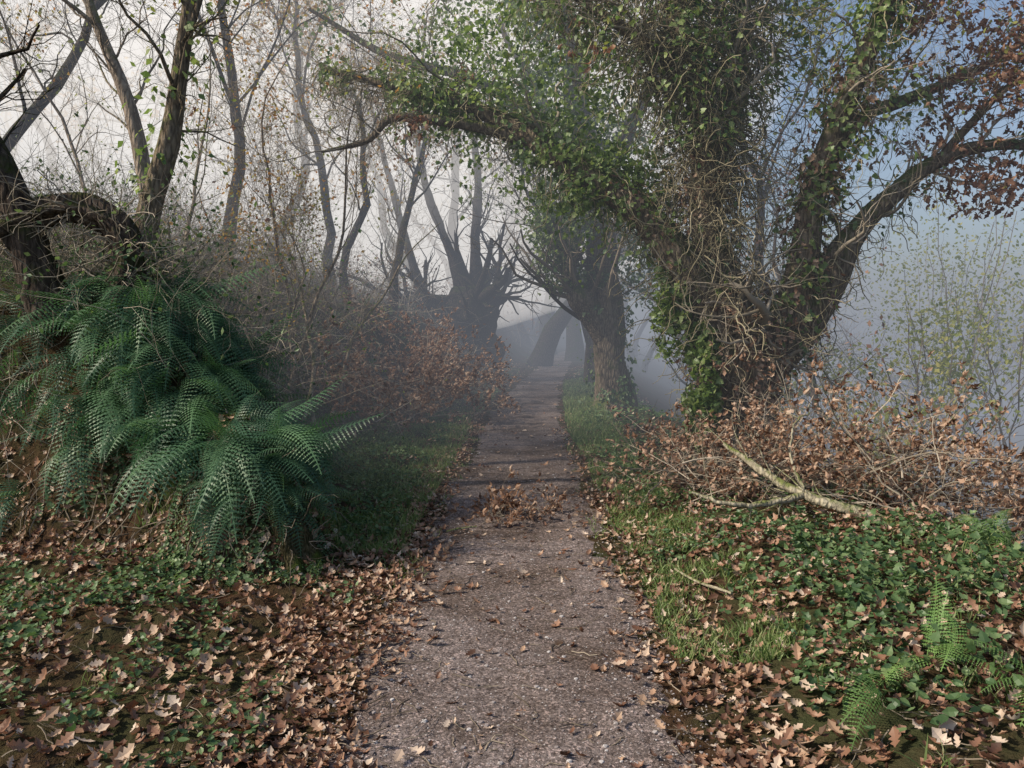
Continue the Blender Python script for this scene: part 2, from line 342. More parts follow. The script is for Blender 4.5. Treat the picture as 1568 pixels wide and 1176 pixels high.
mb=MB(); x,y=scat(2800,-2.8,2.6,2.1,10,1.5); k=(np.abs(x-cx(y))>.5)|(rng.random(len(x))<.5); x=x[k];y=y[k];N=len(x)
a=rng.uniform(0,6.28,N); Ls=rng.uniform(.03,.16,N); P=np.zeros((N,5,3))
for q in range(5):
    px=x+np.cos(a)*Ls*q/4; py=y+np.sin(a)*Ls*q/4; a=a+rng.normal(size=N)*.15; P[:,q]=np.stack([px,py,height(px,py)+.02+rng.normal(size=N)*.002],-1)
tubes(mb,P,rng.uniform(.001,.003,(N,1))*np.ones((1,5)),3); mb.obj('scattered_twigs',[M_twig])
# ------------------------------------------------------------- undergrowth
mb=MB()
def cover(n,x0,x1,y0,y1,thr,size,h=(.02,.1),pw=1.2,tpl=OVAL,seed=60,mat=0,sc=.7,tilt=.45,edge=.95):
    x=rng.uniform(x0,x1,n); y=y0+(y1-y0)*rng.random(n)**pw; s=x-cx(y)
    k=(n2(x,y,sc,seed,3)>thr)&(np.abs(s)>edge+.18*n2(x,y,1.5,9)); x=x[k];y=y[k]
    ground_leaves(mb,tpl,x,y,rng.uniform(.5,1.3,len(x))*size,lift=h,tilt=tilt,mat=mat)
cover(8000,.9,4.2,2.9,5.8,.05,.036,(.02,.12),1.,IVY,edge=1.05)
cover(6000,1.5,4.5,3.0,5.2,.0,.044,(.03,.22),1.,IVY,61,tilt=.6)
cover(3500,1.2,4.5,2.6,5.2,.1,.05,(.05,.2),1.,OVAL,67,tilt=.6)
cover(9000,-4.6,-.9,2.0,5.0,.2,.036,(.02,.09),1.1,OVAL,62,0,.9)
cover(9000,-4.6,-1.6,2.0,4.9,.1,.036,(.02,.1),1.1,IVY,63,0,.5)
cover(18000,-3.4,-.9,5.4,13,-.35,.042,(.02,.1),1.1,OVAL,64)
cover(9000,.9,3.3,5,13,-.1,.042,(.02,.1),1.1,OVAL,65)
cover(9000,-3.,3.5,12,28,-.2,.09,(.02,.12),1.1,KITE,66)
cover(2500,-5,-1.5,4.8,6.5,.2,.04,(.01,.06),1.,OVAL,68)
cover(7500,-2.3,-1.2,4.6,5.7,-.6,.024,(.0,.05),1.,OVAL,69,tilt=.6)
mb.obj('ground_ivy',[M_cover])
mb=MB()
def gr(n,x0,x1,y0,y1,thr,h,seed,pw=1.2,w=.004):
    x=rng.uniform(x0,x1,n); y=y0+(y1-y0)*rng.random(n)**pw; x=x+cx(y)
    k=(n2(x,y,.9,seed,3)>thr); grass(mb,x[k],y[k],h,w)
gr(26000,-2.6,-.8,5.2,12,-.35,.11,70); gr(15000,.74,1.4,3.4,11,-.25,.09,71); gr(10000,.68,1.4,10,22,-.8,.13,72,1.,.007)
gr(6000,-2.5,-.85,11,20,-.2,.12,73,1.,.006); gr(3500,.95,2.6,2.4,4.4,.35,.12,74); gr(2500,-3.5,-1.1,2.2,5,.5,.09,75)
gr(4000,2.4,4.2,3.2,5.2,.2,.22,76); gr(2500,-.95,-.6,4.5,12,.3,.06,78); gr(2500,.55,.9,3.5,12,.3,.06,79)
mb.obj('grass',[M_grass])
# ------------------------------------------------------------- fern bank (left)
mb=MB()
def bank_pts(n,x0,x1,y0,y1,zmin=.35,zmax=9):
    x=rng.uniform(x0,x1,n); y=rng.uniform(y0,y1,n); z=height(x,y); k=(z>zmin)&(z<zmax); x=x[k];y=y[k];z=z[k];e=.15
    g=np.stack([-(height(x+e,y)-height(x-e,y))/e,-(height(x,y+e)-height(x,y-e))/e,np.zeros(len(x))],-1)
    return np.stack([x,y,z],-1),nrm(g+1e-6)
p,g=bank_pts(850,-3.25,-1.45,4.95,6.4,.68)
ferns(mb,p+g*.03,nrm(g*.6+rng.normal(size=p.shape)*np.array([.65,.5,.1])+np.array([.35,-.4,0])),rng.uniform(.4,.85,len(p)),droop=1.15,rise=.5)
p,g=bank_pts(110,-2.0,-1.4,4.95,5.5,.4)
ferns(mb,p,nrm(g+rng.normal(size=p.shape)*.6+np.array([.5,-.2,0])),rng.uniform(.3,.55,len(p)),droop=1.1)
p,g=bank_pts(60,-4.6,-3.4,4.9,6.6,.3)
ferns(mb,p,nrm(g+rng.normal(size=p.shape)*.5),rng.uniform(.5,.8,len(p)),droop=1.2)
mb.obj('fern_clump',[M_fern])
mb=MB()
p,g=bank_pts(150,-5.5,-2.2,7,14,.3)
ferns(mb,p,nrm(g+rng.normal(size=p.shape)*.6),rng.uniform(.4,.8,len(p)),FERN_LO,1.1)
x=rng.uniform(-4.2,-2.9,30); y=rng.uniform(4.3,5.1,30)
ferns(mb,np.stack([x,y,height(x,y)],-1),rdir(30,.1),rng.uniform(.45,.75,30),FERN,1.1)
mb.obj('fern_clump',[M_fern])
mb=MB()
for (fx,fy,n_) in [(1.75,3.05,6),(1.35,2.85,4),(3.1,4.9,7),(2.0,2.8,5)]:
    r0=np.array([fx,fy,height(fx,fy)+.10])+rng.normal(size=(n_,3))*np.array([.03,.03,0]); ferns(mb,r0,rdir(n_,.1),rng.uniform(.28,.42,n_),FERN,.9,0,1.1)
mb.obj('young_fern',[M_fernl])
mb=MB()
P=spline([(-1.36,4.86,-.1),(-1.42,4.92,.12),(-1.5,5.0,.38),(-1.62,5.15,.6)],20)[None]; R=np.linspace(.17,.10,20)[None]*1.
tubes(mb,P,R,40,0,.35,ref=(0,1,0))
wrap_leaves(mb,OVAL,P,R,1400,.02,.022,1,1.6,-.2)
P2,R2=spawn(P,R*.05,90,(.2,.5),1.2,-.5,.3,8,.1,1,1,.005); tubes(mb,P2,R2,4,2)
mb.obj('mossy_stump',[M_moss,M_cover,M_twig],True)
mb=MB(); p,g=bank_pts(260,-3.6,-1.4,4.85,5.8,.15,1.2); N=len(p); d=nrm(g*.5+rng.normal(size=(N,3))*.4+np.array([0,0,-.6])); q=[p+g*.02]
for k_ in range(7): d=nrm(d+rng.normal(size=(N,3))*.3+np.array([0,0,-.15])); q.append(q[-1]+d*rng.uniform(.03,.09,(N,1)))
P=np.stack(q,1); tubes(mb,P,rng.uniform(.002,.007,(N,1))*np.linspace(1,.4,8)[None],4); mb.obj('hanging_roots',[M_twig])
# ------------------------------------------------------------- bank scrub
def scrub(name,n,x0,x1,y0,y1,L,K=8,wander=.28,grav=.5,mat=None,leafmat=None,nl=0,r=.004,zmin=.3,up=1.,lsize=.05,lt=KITE):
    mat=mat or M_twig
    mb=MB(); x=rng.uniform(x0,x1,n); y=rng.uniform(y0,y1,n); z=height(x,y); k=(z>zmin); p=np.stack([x,y,z],-1)[k]; N=len(p)
    d=nrm(rng.normal(size=(N,3))*.55+np.array([.15,-.1,up])); ln=rng.uniform(*L,N)[:,None]/(K-1); out=[p]
    for q in range(K-1):
        d=nrm(d+rng.normal(size=(N,3))*wander+np.array([0,0,-grav*q/K*.6])); p=p+d*ln; out.append(p)
    P=np.stack(out,1); R=rng.uniform(.5,1.3,(N,1))*r*np.linspace(1,.35,K)[None]; tubes(mb,P,R,3,0)
    Q,RQ=spawn(P,R,3,(L[0]*.25,L[1]*.3),.8,.1,.3,5,.3,1,.6,.0015); tubes(mb,Q,RQ,3,0)
    ms=[mat]
    if nl:
        pp,t,_=samp(Q,RQ,nl,.2,1); M=len(pp); leaves(mb,lt,pp,nrm(t+rng.normal(size=(M,3))*.7),nrm(rng.normal(size=(M,3))+np.array([0,0,.7])),rng.uniform(.5,1.2,M)*lsize,1); ms.append(leafmat)
    mb.obj(name,ms)
scrub('bramble_thicket',700,-6,-2.6,5.8,9,(.4,1.3),leafmat=M_cover,nl=1)
scrub('bramble_thicket',600,-4.5,-2.2,5.6,8,(.6,1.8),mat=M_twigp,leafmat=M_cover,nl=1,r=.003,wander=.4)
scrub('bramble_thicket',900,-7,-2.8,9,15,(.6,2.0),leafmat=M_cover,nl=1,r=.005,lsize=.06)
scrub('bramble_thicket',800,-7,-2.8,8.5,14,(.8,2.8),mat=M_twigp,leafmat=M_yg,nl=1,r=.004,lsize=.04,grav=.3)
scrub('bramble_thicket',800,-9,-1.5,16,30,(.8,2.2),mat=M_twigp,leafmat=M_brown,nl=1,r=.008,lsize=.09)
scrub('bramble_thicket',300,-3.0,-1.6,6.8,12,(.2,.6),leafmat=M_cover,nl=4,r=.003,zmin=.05,lsize=.045)
scrub('bramble_thicket',500,-4,7,40,66,(1.5,4.),leafmat=M_brown,nl=2,r=.02,zmin=.4,lsize=.2)
# ------------------------------------------------------------- brush piles of dead oak branches
def brush(name,cen,ext,n,L,nl,ls,flat=.25,r=.007,lean=(0,0,.3)):
    mb=MB(); p=np.array(cen)+rng.uniform(-1,1,(n,3))*np.array(ext); p[:,2]=height(p[:,0],p[:,1])+rng.uniform(0,1,n)**1.3*ext[2]
    d=nrm(rng.normal(size=(n,3))*np.array([1,.8,flat])+np.array(lean)); K=7; ln=rng.uniform(*L,n)[:,None]/(K-1); out=[p]
    for q in range(K-1):
        d=nrm(d+rng.normal(size=(n,3))*.18); p=p+d*ln; out.append(p)
    P=np.stack(out,1); R=rng.uniform(.4,1.3,(n,1))*r*np.linspace(1,.4,K)[None]; tubes(mb,P,R,4,0)
    Q,RQ=spawn(P,R,6,(.12,.45),.8,.15,.25,5,.2,1,.5,.0018); tubes(mb,Q,RQ,3,0)
    pp,t,_=samp(Q,RQ,nl,.35,1); M=len(pp); pp=pp+rng.normal(size=(M,3))*.012; k=noise(pp,.9,33)>-.35; pp=pp[k];t=t[k];M=len(pp)
    leaves(mb,OAKS,pp,nrm(t+rng.normal(size=(M,3))*.8+np.array([0,0,-.2])),nrm(rng.normal(size=(M,3))),rng.uniform(.6,1.2,M)*ls,1,curl=(.6,2.6))
    return mb.obj(name,[M_twigp,M_brown])
brush('dead_branch_pile',(2.1,6.9,0),(.75,.55,.4),120,(.4,1.0),4,.068)
brush('dead_branch_pile',(3.6,6.3,0),(.95,.6,.6),210,(.4,1.1),4,.07)
brush('dead_branch_pile',(-1.35,14.6,0),(.75,2.2,.7),210,(.5,1.2),6,.09,lean=(0,-.2,.35))
brush('dead_branch_pile',(-2.2,12.0,0),(.8,1.8,.45),170,(.5,1.2),6,.085)
brush('leafy_twig',(-.12,6.3,0),(.15,.08,.03),11,(.12,.3),7,.065,.12,.006,(0,0,.05))
brush('leafy_twig',(.27,6.4,0),(.04,.04,.03),5,(.08,.14),6,.055,.12,.004,(0,0,.08))
mb=MB()
def limb(pts,rs,K=24,jit=0.):
    P=spline(pts,K); R=np.interp(np.linspace(0,1,K),np.linspace(0,1,len(rs)),rs)
    if jit: P=P+rng.normal(size=P.shape)*jit
    return P[None],R[None]
for pts,rs in [([(2.85,5.35,.12),(2.5,5.5,.24),(2.15,5.75,.34),(1.9,6.1,.5),(1.75,6.3,.62)],[.045,.042,.036,.028,.018]),
               ([(2.2,5.72,.33),(1.95,5.65,.28),(1.6,5.6,.28),(1.35,5.7,.34)],[.028,.024,.018,.01]),
               ([(2.2,5.75,.36),(2.15,5.9,.55),(2.2,6.0,.8),(2.35,6.1,.9)],[.014,.011,.008,.005])]:
    P,R=limb(pts,rs,20,.006); tubes(mb,P,R,10,0,.1,ref=(0,0,1)); Q,RQ=spawn(P,R,7,(.15,.5),.8,.2,.2,6,.2,1,.35,.003); tubes(mb,Q,RQ,4,0)
mb.obj('fallen_branch',[M_log],True)
mb=MB(); P,R=limb([(1.02,4.75,.06),(1.1,4.5,.07),(1.22,4.2,.1)],[.008,.01,.008],8,.003); tubes(mb,P,R,6,0); 
P,R=limb([(-.5,5.75,.03),(-.4,5.85,.03),(-.27,5.9,.03)],[.006,.008,.006],8,.003); tubes(mb,P,R,6,0); mb.obj('fallen_stick',[M_log],True)
# ------------------------------------------------------------- main ivy clad oak
def limbs_tree(name,specs,barkm,twigm,levels,sides=18,rough=.1,barkref=(0,1,0)):
    root=empty(name); mb=MB(); Ps=[];Rs=[]
    for pts,rs in specs:
        P,R=limb(pts,rs,30,0); P=P+.3*R[...,None]*np.stack([noise(P,.6,s_,2) for s_ in (81,82,83)],-1); Ps.append(P);Rs.append(R); tubes(mb,P,R,sides,0,rough,ref=barkref)
    P=np.concatenate(Ps);R=np.concatenate(Rs); mb.obj('trunk_and_limbs',[barkm],True,root)
    mb=MB(); cur=[(P,R)]; A=P;B=R
    for lv in levels:
        A,B=spawn(A,B,**lv); tubes(mb,A,B,4 if B.max()>.02 else 3,0); cur.append((A,B))
    if levels: mb.obj('branches',[twigm],True,root)
    return root,Ps,Rs,cur
specs=[
 ([(2.60,8.5,-.35),(2.52,8.5,.25),(2.46,8.5,.8),(2.48,8.5,1.25),(2.55,8.5,1.7)],[.56,.42,.39,.43,.36]),
 ([(2.40,8.5,1.35),(1.95,8.4,2.1),(1.41,8.5,2.75),(.76,8.7,3.25),(.11,8.9,3.75),(-.6,9.0,4.1),(-1.3,9.1,4.3),(-2.2,9.2,4.55)],[.25,.2,.16,.14,.11,.08,.055,.03]),
 ([(.2,8.9,3.65),(-.6,8.8,3.83),(-1.3,8.7,3.87),(-1.6,8.7,3.62),(-2.1,8.7,3.5)],[.07,.055,.045,.03,.015]),
 ([(2.42,8.5,1.4),(2.2,8.5,2.3),(2.09,8.4,3.04),(1.98,8.3,3.9),(1.69,8.3,4.8),(1.48,8.3,5.8),(1.26,8.3,6.8)],[.31,.2,.16,.13,.11,.09,.06]),
 ([(2.1,8.45,2.9),(2.34,8.6,3.9),(2.48,8.7,4.8),(2.7,8.8,6.0)],[.13,.1,.085,.06]),
 ([(2.65,8.45,1.2),(3.05,8.35,2.0),(3.18,8.3,2.9),(3.38,8.2,3.75),(3.7,8.1,4.6),(3.92,8.0,5.5),(4.14,8,6.5)],[.31,.17,.13,.12,.1,.08,.05]),
 ([(2.7,8.55,1.05),(3.15,8.5,1.6),(3.45,8.45,2.1),(3.68,8.4,2.55),(4.03,8.4,2.96),(4.57,8.4,3.35),(5.14,8.4,3.5),(6.0,8.4,3.45)],[.31,.26,.21,.12,.1,.08,.06,.035]),
 ([(3.2,8.3,3.05),(3.7,8.5,3.75),(4.28,8.6,4.04),(5.0,8.7,4.33),(5.8,8.8,4.8)],[.08,.07,.06,.045,.03]),
 ([(1.98,8.3,3.9),(1.5,8.2,4.4),(.9,8.2,4.8),(.2,8.3,5.3)],[.08,.07,.05,.025]),
 ([(4.5,8.4,3.3),(5.1,8.3,4.0),(5.7,8.3,4.4)],[.05,.035,.02]),
]
root,Ps,Rs,cur=limbs_tree('ivy_covered_oak_tree',specs,M_bark,M_twigp,[
  dict(n=12,L=(.6,2.0),ang=.9,up=.3,wander=.3,K=10,tmin=.3,rf=.24,rmin=.009),
  dict(n=8,L=(.3,1.0),ang=.9,up=.1,wander=.33,K=7,tmin=.2,rf=.5,rmin=.0035),
  dict(n=6,L=(.12,.5),ang=.8,up=.05,wander=.28,K=4,tmin=.2,rf=.5,rmin=.0018)])
mb=MB()
wr=lambda i,n,sp,sz,tpl=IVY,m=0,**k: wrap_leaves(mb,tpl,Ps[i],Rs[i],n,sp,sz,m,**k)
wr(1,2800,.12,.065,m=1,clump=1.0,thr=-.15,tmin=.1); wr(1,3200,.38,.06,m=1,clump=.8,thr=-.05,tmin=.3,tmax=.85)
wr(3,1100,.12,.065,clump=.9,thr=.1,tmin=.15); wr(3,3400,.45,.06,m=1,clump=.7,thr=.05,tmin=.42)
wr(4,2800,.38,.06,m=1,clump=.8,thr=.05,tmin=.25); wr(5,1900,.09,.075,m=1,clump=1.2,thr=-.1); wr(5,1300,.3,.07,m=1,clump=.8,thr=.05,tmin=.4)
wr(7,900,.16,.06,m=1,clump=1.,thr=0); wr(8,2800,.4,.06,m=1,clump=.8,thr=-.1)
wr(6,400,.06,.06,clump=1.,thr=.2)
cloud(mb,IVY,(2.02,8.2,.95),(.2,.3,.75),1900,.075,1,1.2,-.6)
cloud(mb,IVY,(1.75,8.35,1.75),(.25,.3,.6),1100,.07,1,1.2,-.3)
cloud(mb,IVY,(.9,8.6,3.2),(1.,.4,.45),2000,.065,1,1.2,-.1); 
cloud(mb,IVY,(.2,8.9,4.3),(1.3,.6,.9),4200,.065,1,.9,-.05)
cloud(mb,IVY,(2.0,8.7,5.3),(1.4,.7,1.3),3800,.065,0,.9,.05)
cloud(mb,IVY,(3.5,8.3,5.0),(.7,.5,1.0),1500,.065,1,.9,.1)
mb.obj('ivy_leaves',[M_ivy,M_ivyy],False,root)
mb=MB()
wrap_leaves(mb,OAKS,Ps[0],Rs[0],1900,.06,.08,0,clump=1.,thr=-.5); wrap_leaves(mb,OAKS,Ps[5],Rs[5],1300,.1,.085,0,clump=1.,thr=-.2,tmax=.6)
wrap_leaves(mb,OAKS,Ps[3],Rs[3],500,.08,.08,0,clump=1.,thr=-.1,tmax=.4); wrap_leaves(mb,OAKS,Ps[1],Rs[1],400,.06,.08,0,clump=1.,thr=0,tmax=.4)
A,B=cur[3]; p,t,_=samp(A,B,4,.3,1); k=((p[:,0]>3.9)&(noise(p,.45,91)>.1))|(noise(p,.5,92)>.9); p=p[k];t=t[k];M=len(p)
leaves(mb,OAKS,p,nrm(t+rng.normal(size=(M,3))*.6+np.array([0,0,-.7])),rdir(M),rng.uniform(.6,1.1,M)*.09,1,curl=(.5,2.))
cloud(mb,OAKS,(5.0,8.3,3.05),(.8,.4,.3),420,.1,1,1.3,-.2,1.); cloud(mb,OAKS,(4.9,8.3,5.2),(1.2,.7,.8),1000,.09,1,.9,-.1)
p,t,_=samp(A,B,1,.3,1); k=(noise(p,.5,95)>.3); p=p[k];t=t[k];M=len(p)
leaves(mb,OVAL,p,nrm(t+rng.normal(size=(M,3))*.6+np.array([0,0,-.4])),rdir(M),rng.uniform(.6,1.1,M)*.06,2)
mb.obj('dry_leaves',[M_brown,M_purp,M_yg],False,root)
def vines(P,R,n,L,tmin=0,tmax=1,out=.12,wander=.5,K=14,up=0.,r=(.003,.008),hang=.15):
    p,t,rr=samp(P,R,n,tmin,tmax);N=len(p);o=nrm(np.cross(t,rng.normal(size=(N,3))))
    p=p+o*(rr+rng.uniform(0,out,N))[:,None]; d=nrm(t*np.sign(rng.normal(size=(N,1))+up)+rng.normal(size=(N,3))*.6); ln=rng.uniform(*L,N)[:,None]/(K-1); q=[p]
    for _k in range(K-1):
        d=nrm(d+rng.normal(size=(N,3))*wander+np.array([0,0,-hang])); p=p+d*ln; q.append(p)
    return np.stack(q,1),rng.uniform(*r,N)[:,None]*np.linspace(1,.5,K)[None]
mb=MB()
for i,n,L,o_ in [(0,220,(.5,1.4),.05),(3,1300,(.4,1.3),.36),(4,800,(.4,1.2),.36),(1,500,(.3,1.0),.15),(5,260,(.4,1.2),.06),(6,140,(.3,1.),.05),(8,400,(.4,1.1),.3)]:
    P,R=vines(Ps[i],Rs[i],n,L,.02,1,o_,.42,14,.3,(.003,.009)); tubes(mb,P,R,3,0)
mb.obj('ivy_vines',[M_vine],True,root)
# ------------------------------------------------------------- pollard with ivy beside path
specs=[([(1.9,14.5,-.3),(1.85,14.5,.3),(1.79,14.5,1.0),(1.73,14.5,2.0),(1.6,14.5,3.1),(1.42,14.5,4.3),(1.18,14.4,5.9),(.93,14.4,7.5),(.8,14.4,9.2)],[.5,.36,.28,.34,.28,.24,.2,.16,.1]),
 ([(1.75,14.5,1.2),(1.55,14.4,1.75),(1.25,14.3,2.15),(1.08,14.3,2.3)],[.2,.26,.28,.18]),
 ([(1.2,14.3,2.2),(1.05,14.3,2.6),(.8,14.2,3.1),(.55,14.2,3.9)],[.12,.09,.07,.04]),
 ([(1.4,14.4,4.3),(.6,14.4,5.2),(-.6,14.3,6.0),(-2.2,14.2,6.4),(-3.6,14.2,7.2)],[.15,.12,.1,.07,.03]),
 ([(1.5,14.5,4.0),(2.3,14.5,5.5),(2.9,14.6,7.2),(3.2,14.6,9)],[.15,.12,.09,.06]),
 ([(1.0,14.4,6.9),(.2,14.4,7.8),(-.9,14.3,8.7)],[.1,.08,.05])]
root,Ps,Rs,cur=limbs_tree('pollard_oak_tree',specs,M_bark,M_twig,[
  dict(n=12,L=(1.,2.6),ang=.9,up=.35,wander=.22,K=8,tmin=.25,rf=.25,rmin=.012),
  dict(n=6,L=(.5,1.3),ang=.8,up=.2,wander=.25,K=6,tmin=.2,rf=.5,rmin=.006),
  dict(n=5,L=(.2,.7),ang=.8,up=.1,wander=.25,K=4,tmin=.2,rf=.5,rmin=.0035)])
mb=MB()
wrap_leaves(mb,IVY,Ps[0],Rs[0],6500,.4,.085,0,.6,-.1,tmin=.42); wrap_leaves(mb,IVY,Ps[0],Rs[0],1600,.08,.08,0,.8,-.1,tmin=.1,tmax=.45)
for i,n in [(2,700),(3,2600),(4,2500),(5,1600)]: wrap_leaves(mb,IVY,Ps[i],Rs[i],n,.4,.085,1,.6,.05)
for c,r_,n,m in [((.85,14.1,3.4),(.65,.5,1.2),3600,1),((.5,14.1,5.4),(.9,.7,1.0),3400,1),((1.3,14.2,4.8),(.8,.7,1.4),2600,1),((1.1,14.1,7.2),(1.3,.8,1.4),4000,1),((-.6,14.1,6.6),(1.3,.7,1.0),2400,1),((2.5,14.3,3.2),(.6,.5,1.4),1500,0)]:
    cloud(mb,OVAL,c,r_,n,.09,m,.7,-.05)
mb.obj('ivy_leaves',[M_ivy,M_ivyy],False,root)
# ------------------------------------------------------------- generic trees
def tree(name,x,y,h,r,lean=(0,0),bark=None,leaf=None,nl=0,ls=.09,n1=11,n2_=6,n3=4,fork=.3,ivy=0,wob=.15,pts=None,mbx=None,z0=None,rmin=.006,thr=-.1,nf=3):
    bark=bark or M_barkd
    K=16; z=height(x,y) if z0 is None else z0
    if pts is None:
        d=nrm(np.array([lean[0],lean[1],1.])); p=np.array([x,y,z-.2]); out=[p]
        for k in range(K-1): d=nrm(d+rng.normal(size=3)*wob*np.array([1,1,.3])+np.array([0,0,.05])); p=p+d*h/(K-1); out.append(p)
        P=np.array(out)[None]
    else: P=spline(pts,K)[None]
    tt=np.linspace(0,1,K); R=(r*(1-.82*tt)*(1+.5*np.exp(-tt*14)))[None]
    mb=mbx or MB(); tubes(mb,P,R,10,0,.1)
    F_,FR=spawn(P,R,nf,(h*.3,h*.55),.6,.3,.18,9,fork,.75,.5,rmin); tubes(mb,F_,FR,6,0)
    A0=np.concatenate([P[:,::2][:,:8],F_[:,:8]]);B0=np.concatenate([R[:,::2][:,:8],FR[:,:8]])
    A,B=spawn(A0,B0,n1,(h*.1,h*.26),.9,.25,.25,8,.3,1,.35,rmin*1.3); tubes(mb,A,B,4,0)
    A,B=spawn(A,B,n2_,(h*.05,h*.14),.8,.12,.28,6,.2,1,.5,rmin); tubes(mb,A,B,3,0)
    if n3: A,B=spawn(A,B,n3,(h*.02,h*.07),.8,.08,.25,4,.2,1,.6,rmin*.6); tubes(mb,A,B,3,0)
    if leaf and nl:
        p,t,_=samp(A,B,nl,.3,1); k=noise(p,.35,int(x*10)%50)>thr; p=p[k];t=t[k];M=len(p)
        leaves(mb,KITE,p,nrm(t+rng.normal(size=(M,3))),rdir(M),rng.uniform(.6,1.2,M)*ls,1)
    if ivy: wrap_leaves(mb,KITE,P,R,ivy,.15,.09,2,.5,-.1)
    if mbx is None: return mb.obj(name,[bark,leaf or M_aut,M_ivyy],True)
tree('hazel_tree',-3.4,7,5.5,.12,bark=M_bark,leaf=M_yg,nl=1,ls=.06,pts=[(-3.45,7,1.7),(-3.24,7,2.6),(-3.04,7,3.2),(-2.92,7,3.85),(-2.8,7,4.56),(-2.7,7,5.6),(-2.65,7,6.6)],rmin=.0025,ivy=350,thr=.2,nf=2,n2_=7,n3=5)
tree('birch_tree',-3.7,8,5.5,.1,bark=M_barkp,leaf=M_yg,nl=1,ls=.05,pts=[(-3.65,8,1.8),(-3.7,8,2.75),(-3.85,8,3.76),(-4.15,8,4.57),(-4.35,8,5.25),(-4.6,8,6.6)],rmin=.0025,thr=.4,nf=2,n2_=7)
tree('oak_tree',-3.7,6,4.5,.15,bark=M_barkd,pts=[(-3.6,6.1,1.6),(-3.82,6,2.6),(-4.07,6,3.2),(-4.2,6,3.8),(-4.5,6,4.8)],rmin=.0025,leaf=M_ivy,nl=1,ls=.05,thr=.4,nf=2,n3=6)
for k_,(x,y,h,ln) in enumerate([(-2.6,9.2,3.6,(.1,0)),(-2.3,10.5,3.8,(.12,0)),(-2.9,9.8,4.2,(-.1,0)),(-3.1,11,4.5,(.15,.1)),(-2.45,9.4,3.2,(.3,0)),(-2.7,9.3,3.3,(-.25,0)),(-3.8,9,4.5,(0,0)),(-4.8,9.5,4.5,(.1,0))]):
    tree('hazel_sapling',x,y,h,.032,ln,M_barkp,M_yg if k_<2 else M_aut,1,.05,10,6,4,rmin=.0025,thr=.3)
mb=MB(); P,R=limb([(-2.95,6,1.75),(-2.95,6,2.15),(-3.1,6.05,2.4),(-3.45,6.05,2.5),(-3.9,6,2.3)],[.17,.12,.1,.11,.14],26); tubes(mb,P,R,24,0,.35,ref=(0,1,0))
Q,RQ=spawn(P,R*.08,200,(.3,.9),1.,-.2,.35,9,.0,1,.8,.004); tubes(mb,Q,RQ,4,1); wrap_leaves(mb,OVAL,P,R,1500,.12,.04,2,1.,-.1)
mb.obj('gnarled_root_stump',[M_barkd,M_twigp,M_cover],True)
specs=[([(-.75,23,-.2),(-.8,23,.6),(-.95,23,1.3),(-1.1,23,2.0),(-1.0,23,2.7)],[.7,.45,.5,.75,.45]),
 ([(-1.1,23,1.9),(-1.9,23,2.0),(-2.6,22.8,2.2),(-3.1,22.8,2.1)],[.45,.36,.38,.2]),
 ([(-.9,23,2.1),(-.5,22.9,2.45),(-.2,22.9,2.5)],[.35,.25,.12]),
 ([(-1.0,23,2.5),(-1.1,23,4),(-1.0,23,6),(-1.3,23,9)],[.2,.14,.11,.06]),
 ([(-1.5,23,2.3),(-1.9,23,4),(-2.6,23,6),(-2.9,23,9)],[.18,.13,.1,.05]),
 ([(-2.5,23,2.3),(-3.1,23,4),(-3.6,23,6),(-4.2,23,8.5)],[.15,.12,.08,.04])]
limbs_tree('burr_pollard_tree',specs,M_barkd,M_barkd,[dict(n=9,L=(1.2,3.),ang=.8,up=.35,wander=.25,K=7,tmin=.3,rf=.35,rmin=.015),dict(n=6,L=(.5,1.5),ang=.8,up=.2,wander=.28,K=5,tmin=.2,rf=.5,rmin=.008)],rough=.25)
for x,y,h,r,ln,lf,iv in [(1.05,31,13,.38,(-.05,0),M_aut,900),(2.3,20,10,.34,(.05,0),M_yg,1500),(2.9,36,13,.36,(.05,0),M_aut,0),(-2.9,18.5,8,.11,(.1,0),M_aut,0),(-3.6,17,8,.1,(-.15,0),M_aut,0),
   (-4.6,20,9,.14,(.15,0),M_aut,0),(-6,16,9,.14,(.15,0),M_aut,0),(-1.6,34,13,.25,(.05,0),M_aut,0),(-3.2,29,12,.2,(-.1,0),M_aut,500),(3.2,27,12,.3,(.1,0),M_yg,900),(4.4,15.5,9,.14,(.15,0),M_yg,0),(7.5,19,10,.2,(-.15,0),M_yg,400),(-7.5,24,11,.2,(.1,0),M_aut,0),
   (2.0,44,14,.4,(0,0),M_aut,0),(5.6,12.5,7,.08,(.15,0),M_purp,0),(-8.5,12,7,.12,(.15,0),M_yg,0)]:
    tree('oak_tree',x,y,h,r,ln,M_barkd,lf,1 if y<17 else 2,.1 if y<25 else .13,11,6,4,rmin=.005 if y<22 else .009,ivy=iv,wob=.2)
mbf=MB()
for k_ in range(26):
    y=rng.uniform(32,65); x=rng.uniform(-.45,.5)*y*1.5
    if k_>=18: y=rng.uniform(42,66); x=rng.uniform(-2,6)
    if abs(x-cx(y))<1.3: x+=4
    tree('',x,y,rng.uniform(9,14),rng.uniform(.15,.3),(rng.normal()*.12,0),leaf=M_aut,nl=2,ls=.25,n1=8,n2_=5,n3=0,mbx=mbf,rmin=.014,wob=.2)
mbf.obj('misty_woodland',[M_barkd,M_aut,M_ivy])
mb=MB()
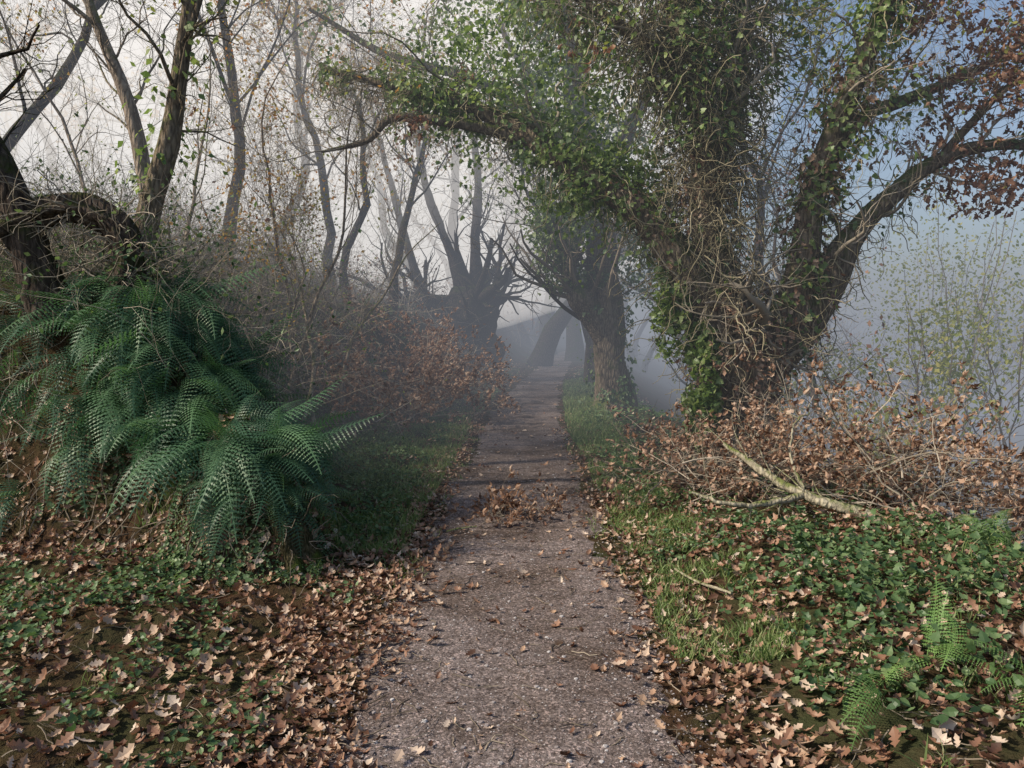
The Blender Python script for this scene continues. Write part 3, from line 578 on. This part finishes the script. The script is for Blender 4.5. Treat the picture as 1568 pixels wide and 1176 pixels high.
for c,r_,n in [((7.6,14,.6),(1.6,1.4,1.5),2600),((9.8,15,1.2),(1.8,1.5,1.6),2600),((6.3,17,.2),(1.8,1.5,1.2),2200),((11,19,2.5),(2.4,2,2.4),3200),((5.8,12,-.5),(1.3,1.2,1.),1600),((13,24,2),(3,2,3),3000),((8,24,0),(3,2,2.2),2600)]:
    cloud(mb,KITE,c,r_,n,.11,1,.5,0.)
    P0=np.array(c)[None]+np.array([[0,0,-r_[2]*1.6]]); st=np.repeat(P0,14,0); d=nrm(rng.normal(size=(14,3))*.5+np.array([0,0,1])); P=st[:,None]+d[:,None]*np.linspace(0,r_[2]*2.4,8)[None,:,None]+rng.normal(size=(14,8,3))*.06
    R=np.full((14,8),.02)*np.linspace(1,.4,8); tubes(mb,P,R,3,0); Q,RQ=spawn(P,R,10,(.5,1.2),.8,.2,.25,6,.2,1,.5,.005); tubes(mb,Q,RQ,3,0)
mb.obj('valley_shrubs',[M_twig,M_yg])
# ------------------------------------------------------------- mist: haze volumes (extinction + own emission standing in for scattered daylight)
def glowing_mist_mat(name,density,glow):
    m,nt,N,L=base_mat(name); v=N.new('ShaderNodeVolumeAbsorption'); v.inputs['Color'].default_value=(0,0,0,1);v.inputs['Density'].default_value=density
    e=N.new('ShaderNodeEmission'); e.inputs['Color'].default_value=(*glow,1); e.inputs['Strength'].default_value=density  # haze glows by itself in place of scattered sunlight, also brightens the scene
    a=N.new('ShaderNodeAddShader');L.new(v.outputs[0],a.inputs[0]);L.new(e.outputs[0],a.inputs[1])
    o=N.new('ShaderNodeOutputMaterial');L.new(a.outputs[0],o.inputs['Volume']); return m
def glowing_mist(name,lo,hi,density,glow):
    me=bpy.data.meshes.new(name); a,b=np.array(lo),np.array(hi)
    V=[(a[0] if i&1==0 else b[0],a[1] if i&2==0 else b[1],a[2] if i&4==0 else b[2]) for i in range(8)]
    me.from_pydata(V,[],[(0,2,3,1),(4,5,7,6),(0,1,5,4),(2,6,7,3),(0,4,6,2),(1,3,7,5)]); me.materials.append(glowing_mist_mat(name,density,glow))
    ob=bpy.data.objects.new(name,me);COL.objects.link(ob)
def glowing_mist_bank(name,c,r,density,glow):
    bpy.ops.mesh.primitive_uv_sphere_add(segments=48,ring_count=24,location=c); o=bpy.context.object; o.name=name; o.scale=r; o.data.materials.append(glowing_mist_mat(name,density,glow))
glowing_mist('glowing_mist',(-60,6.5,-14),(70,100,7.5),.022,(.30,.325,.38))
glowing_mist_bank('glowing_mist',(-12,39,12),(24,26,12),.042,(1.3,1.2,1.08))  # warm sunlit brightness of the upper-left haze put into its own glow
# ------------------------------------------------------------- light, sky, camera
sd=Vector((-.72,-.18,.64)).normalized()
el=math.asin(sd.z); az=math.atan2(sd.x,sd.y)
w=bpy.data.worlds.new('World'); S.world=w; w.use_nodes=True; nt=w.node_tree; bg=nt.nodes['Background']; sk=nt.nodes.new('ShaderNodeTexSky'); sk.sky_type='NISHITA'; sk.sun_disc=False
sk.sun_elevation=el; sk.sun_rotation=az; sk.dust_density=2.; nt.links.new(sk.outputs[0],bg.inputs[0]); bg.inputs[1].default_value=.15
l=bpy.data.lights.new('sun','SUN'); l.energy=5; l.angle=math.radians(1.2); l.color=(1,.88,.72); lo=bpy.data.objects.new('sun',l); COL.objects.link(lo)
lo.rotation_euler=sd.to_track_quat('Z','Y').to_euler(); lo.location=(-20,10,30)
c=bpy.data.cameras.new('camera'); co=bpy.data.objects.new('camera',c); COL.objects.link(co); c.sensor_width=36; c.lens=27.2; c.clip_end=2000; c.clip_start=.05
co.location=(0,0,1.6+float(height(0.,0.))); co.rotation_euler=(math.radians(90-4.25),0,0); S.camera=co
S.view_settings.view_transform='Standard'; S.view_settings.look='None'; S.view_settings.exposure=0
print('verts',sum(len(o.data.vertices) for o in S.objects if o.type=='MESH'))
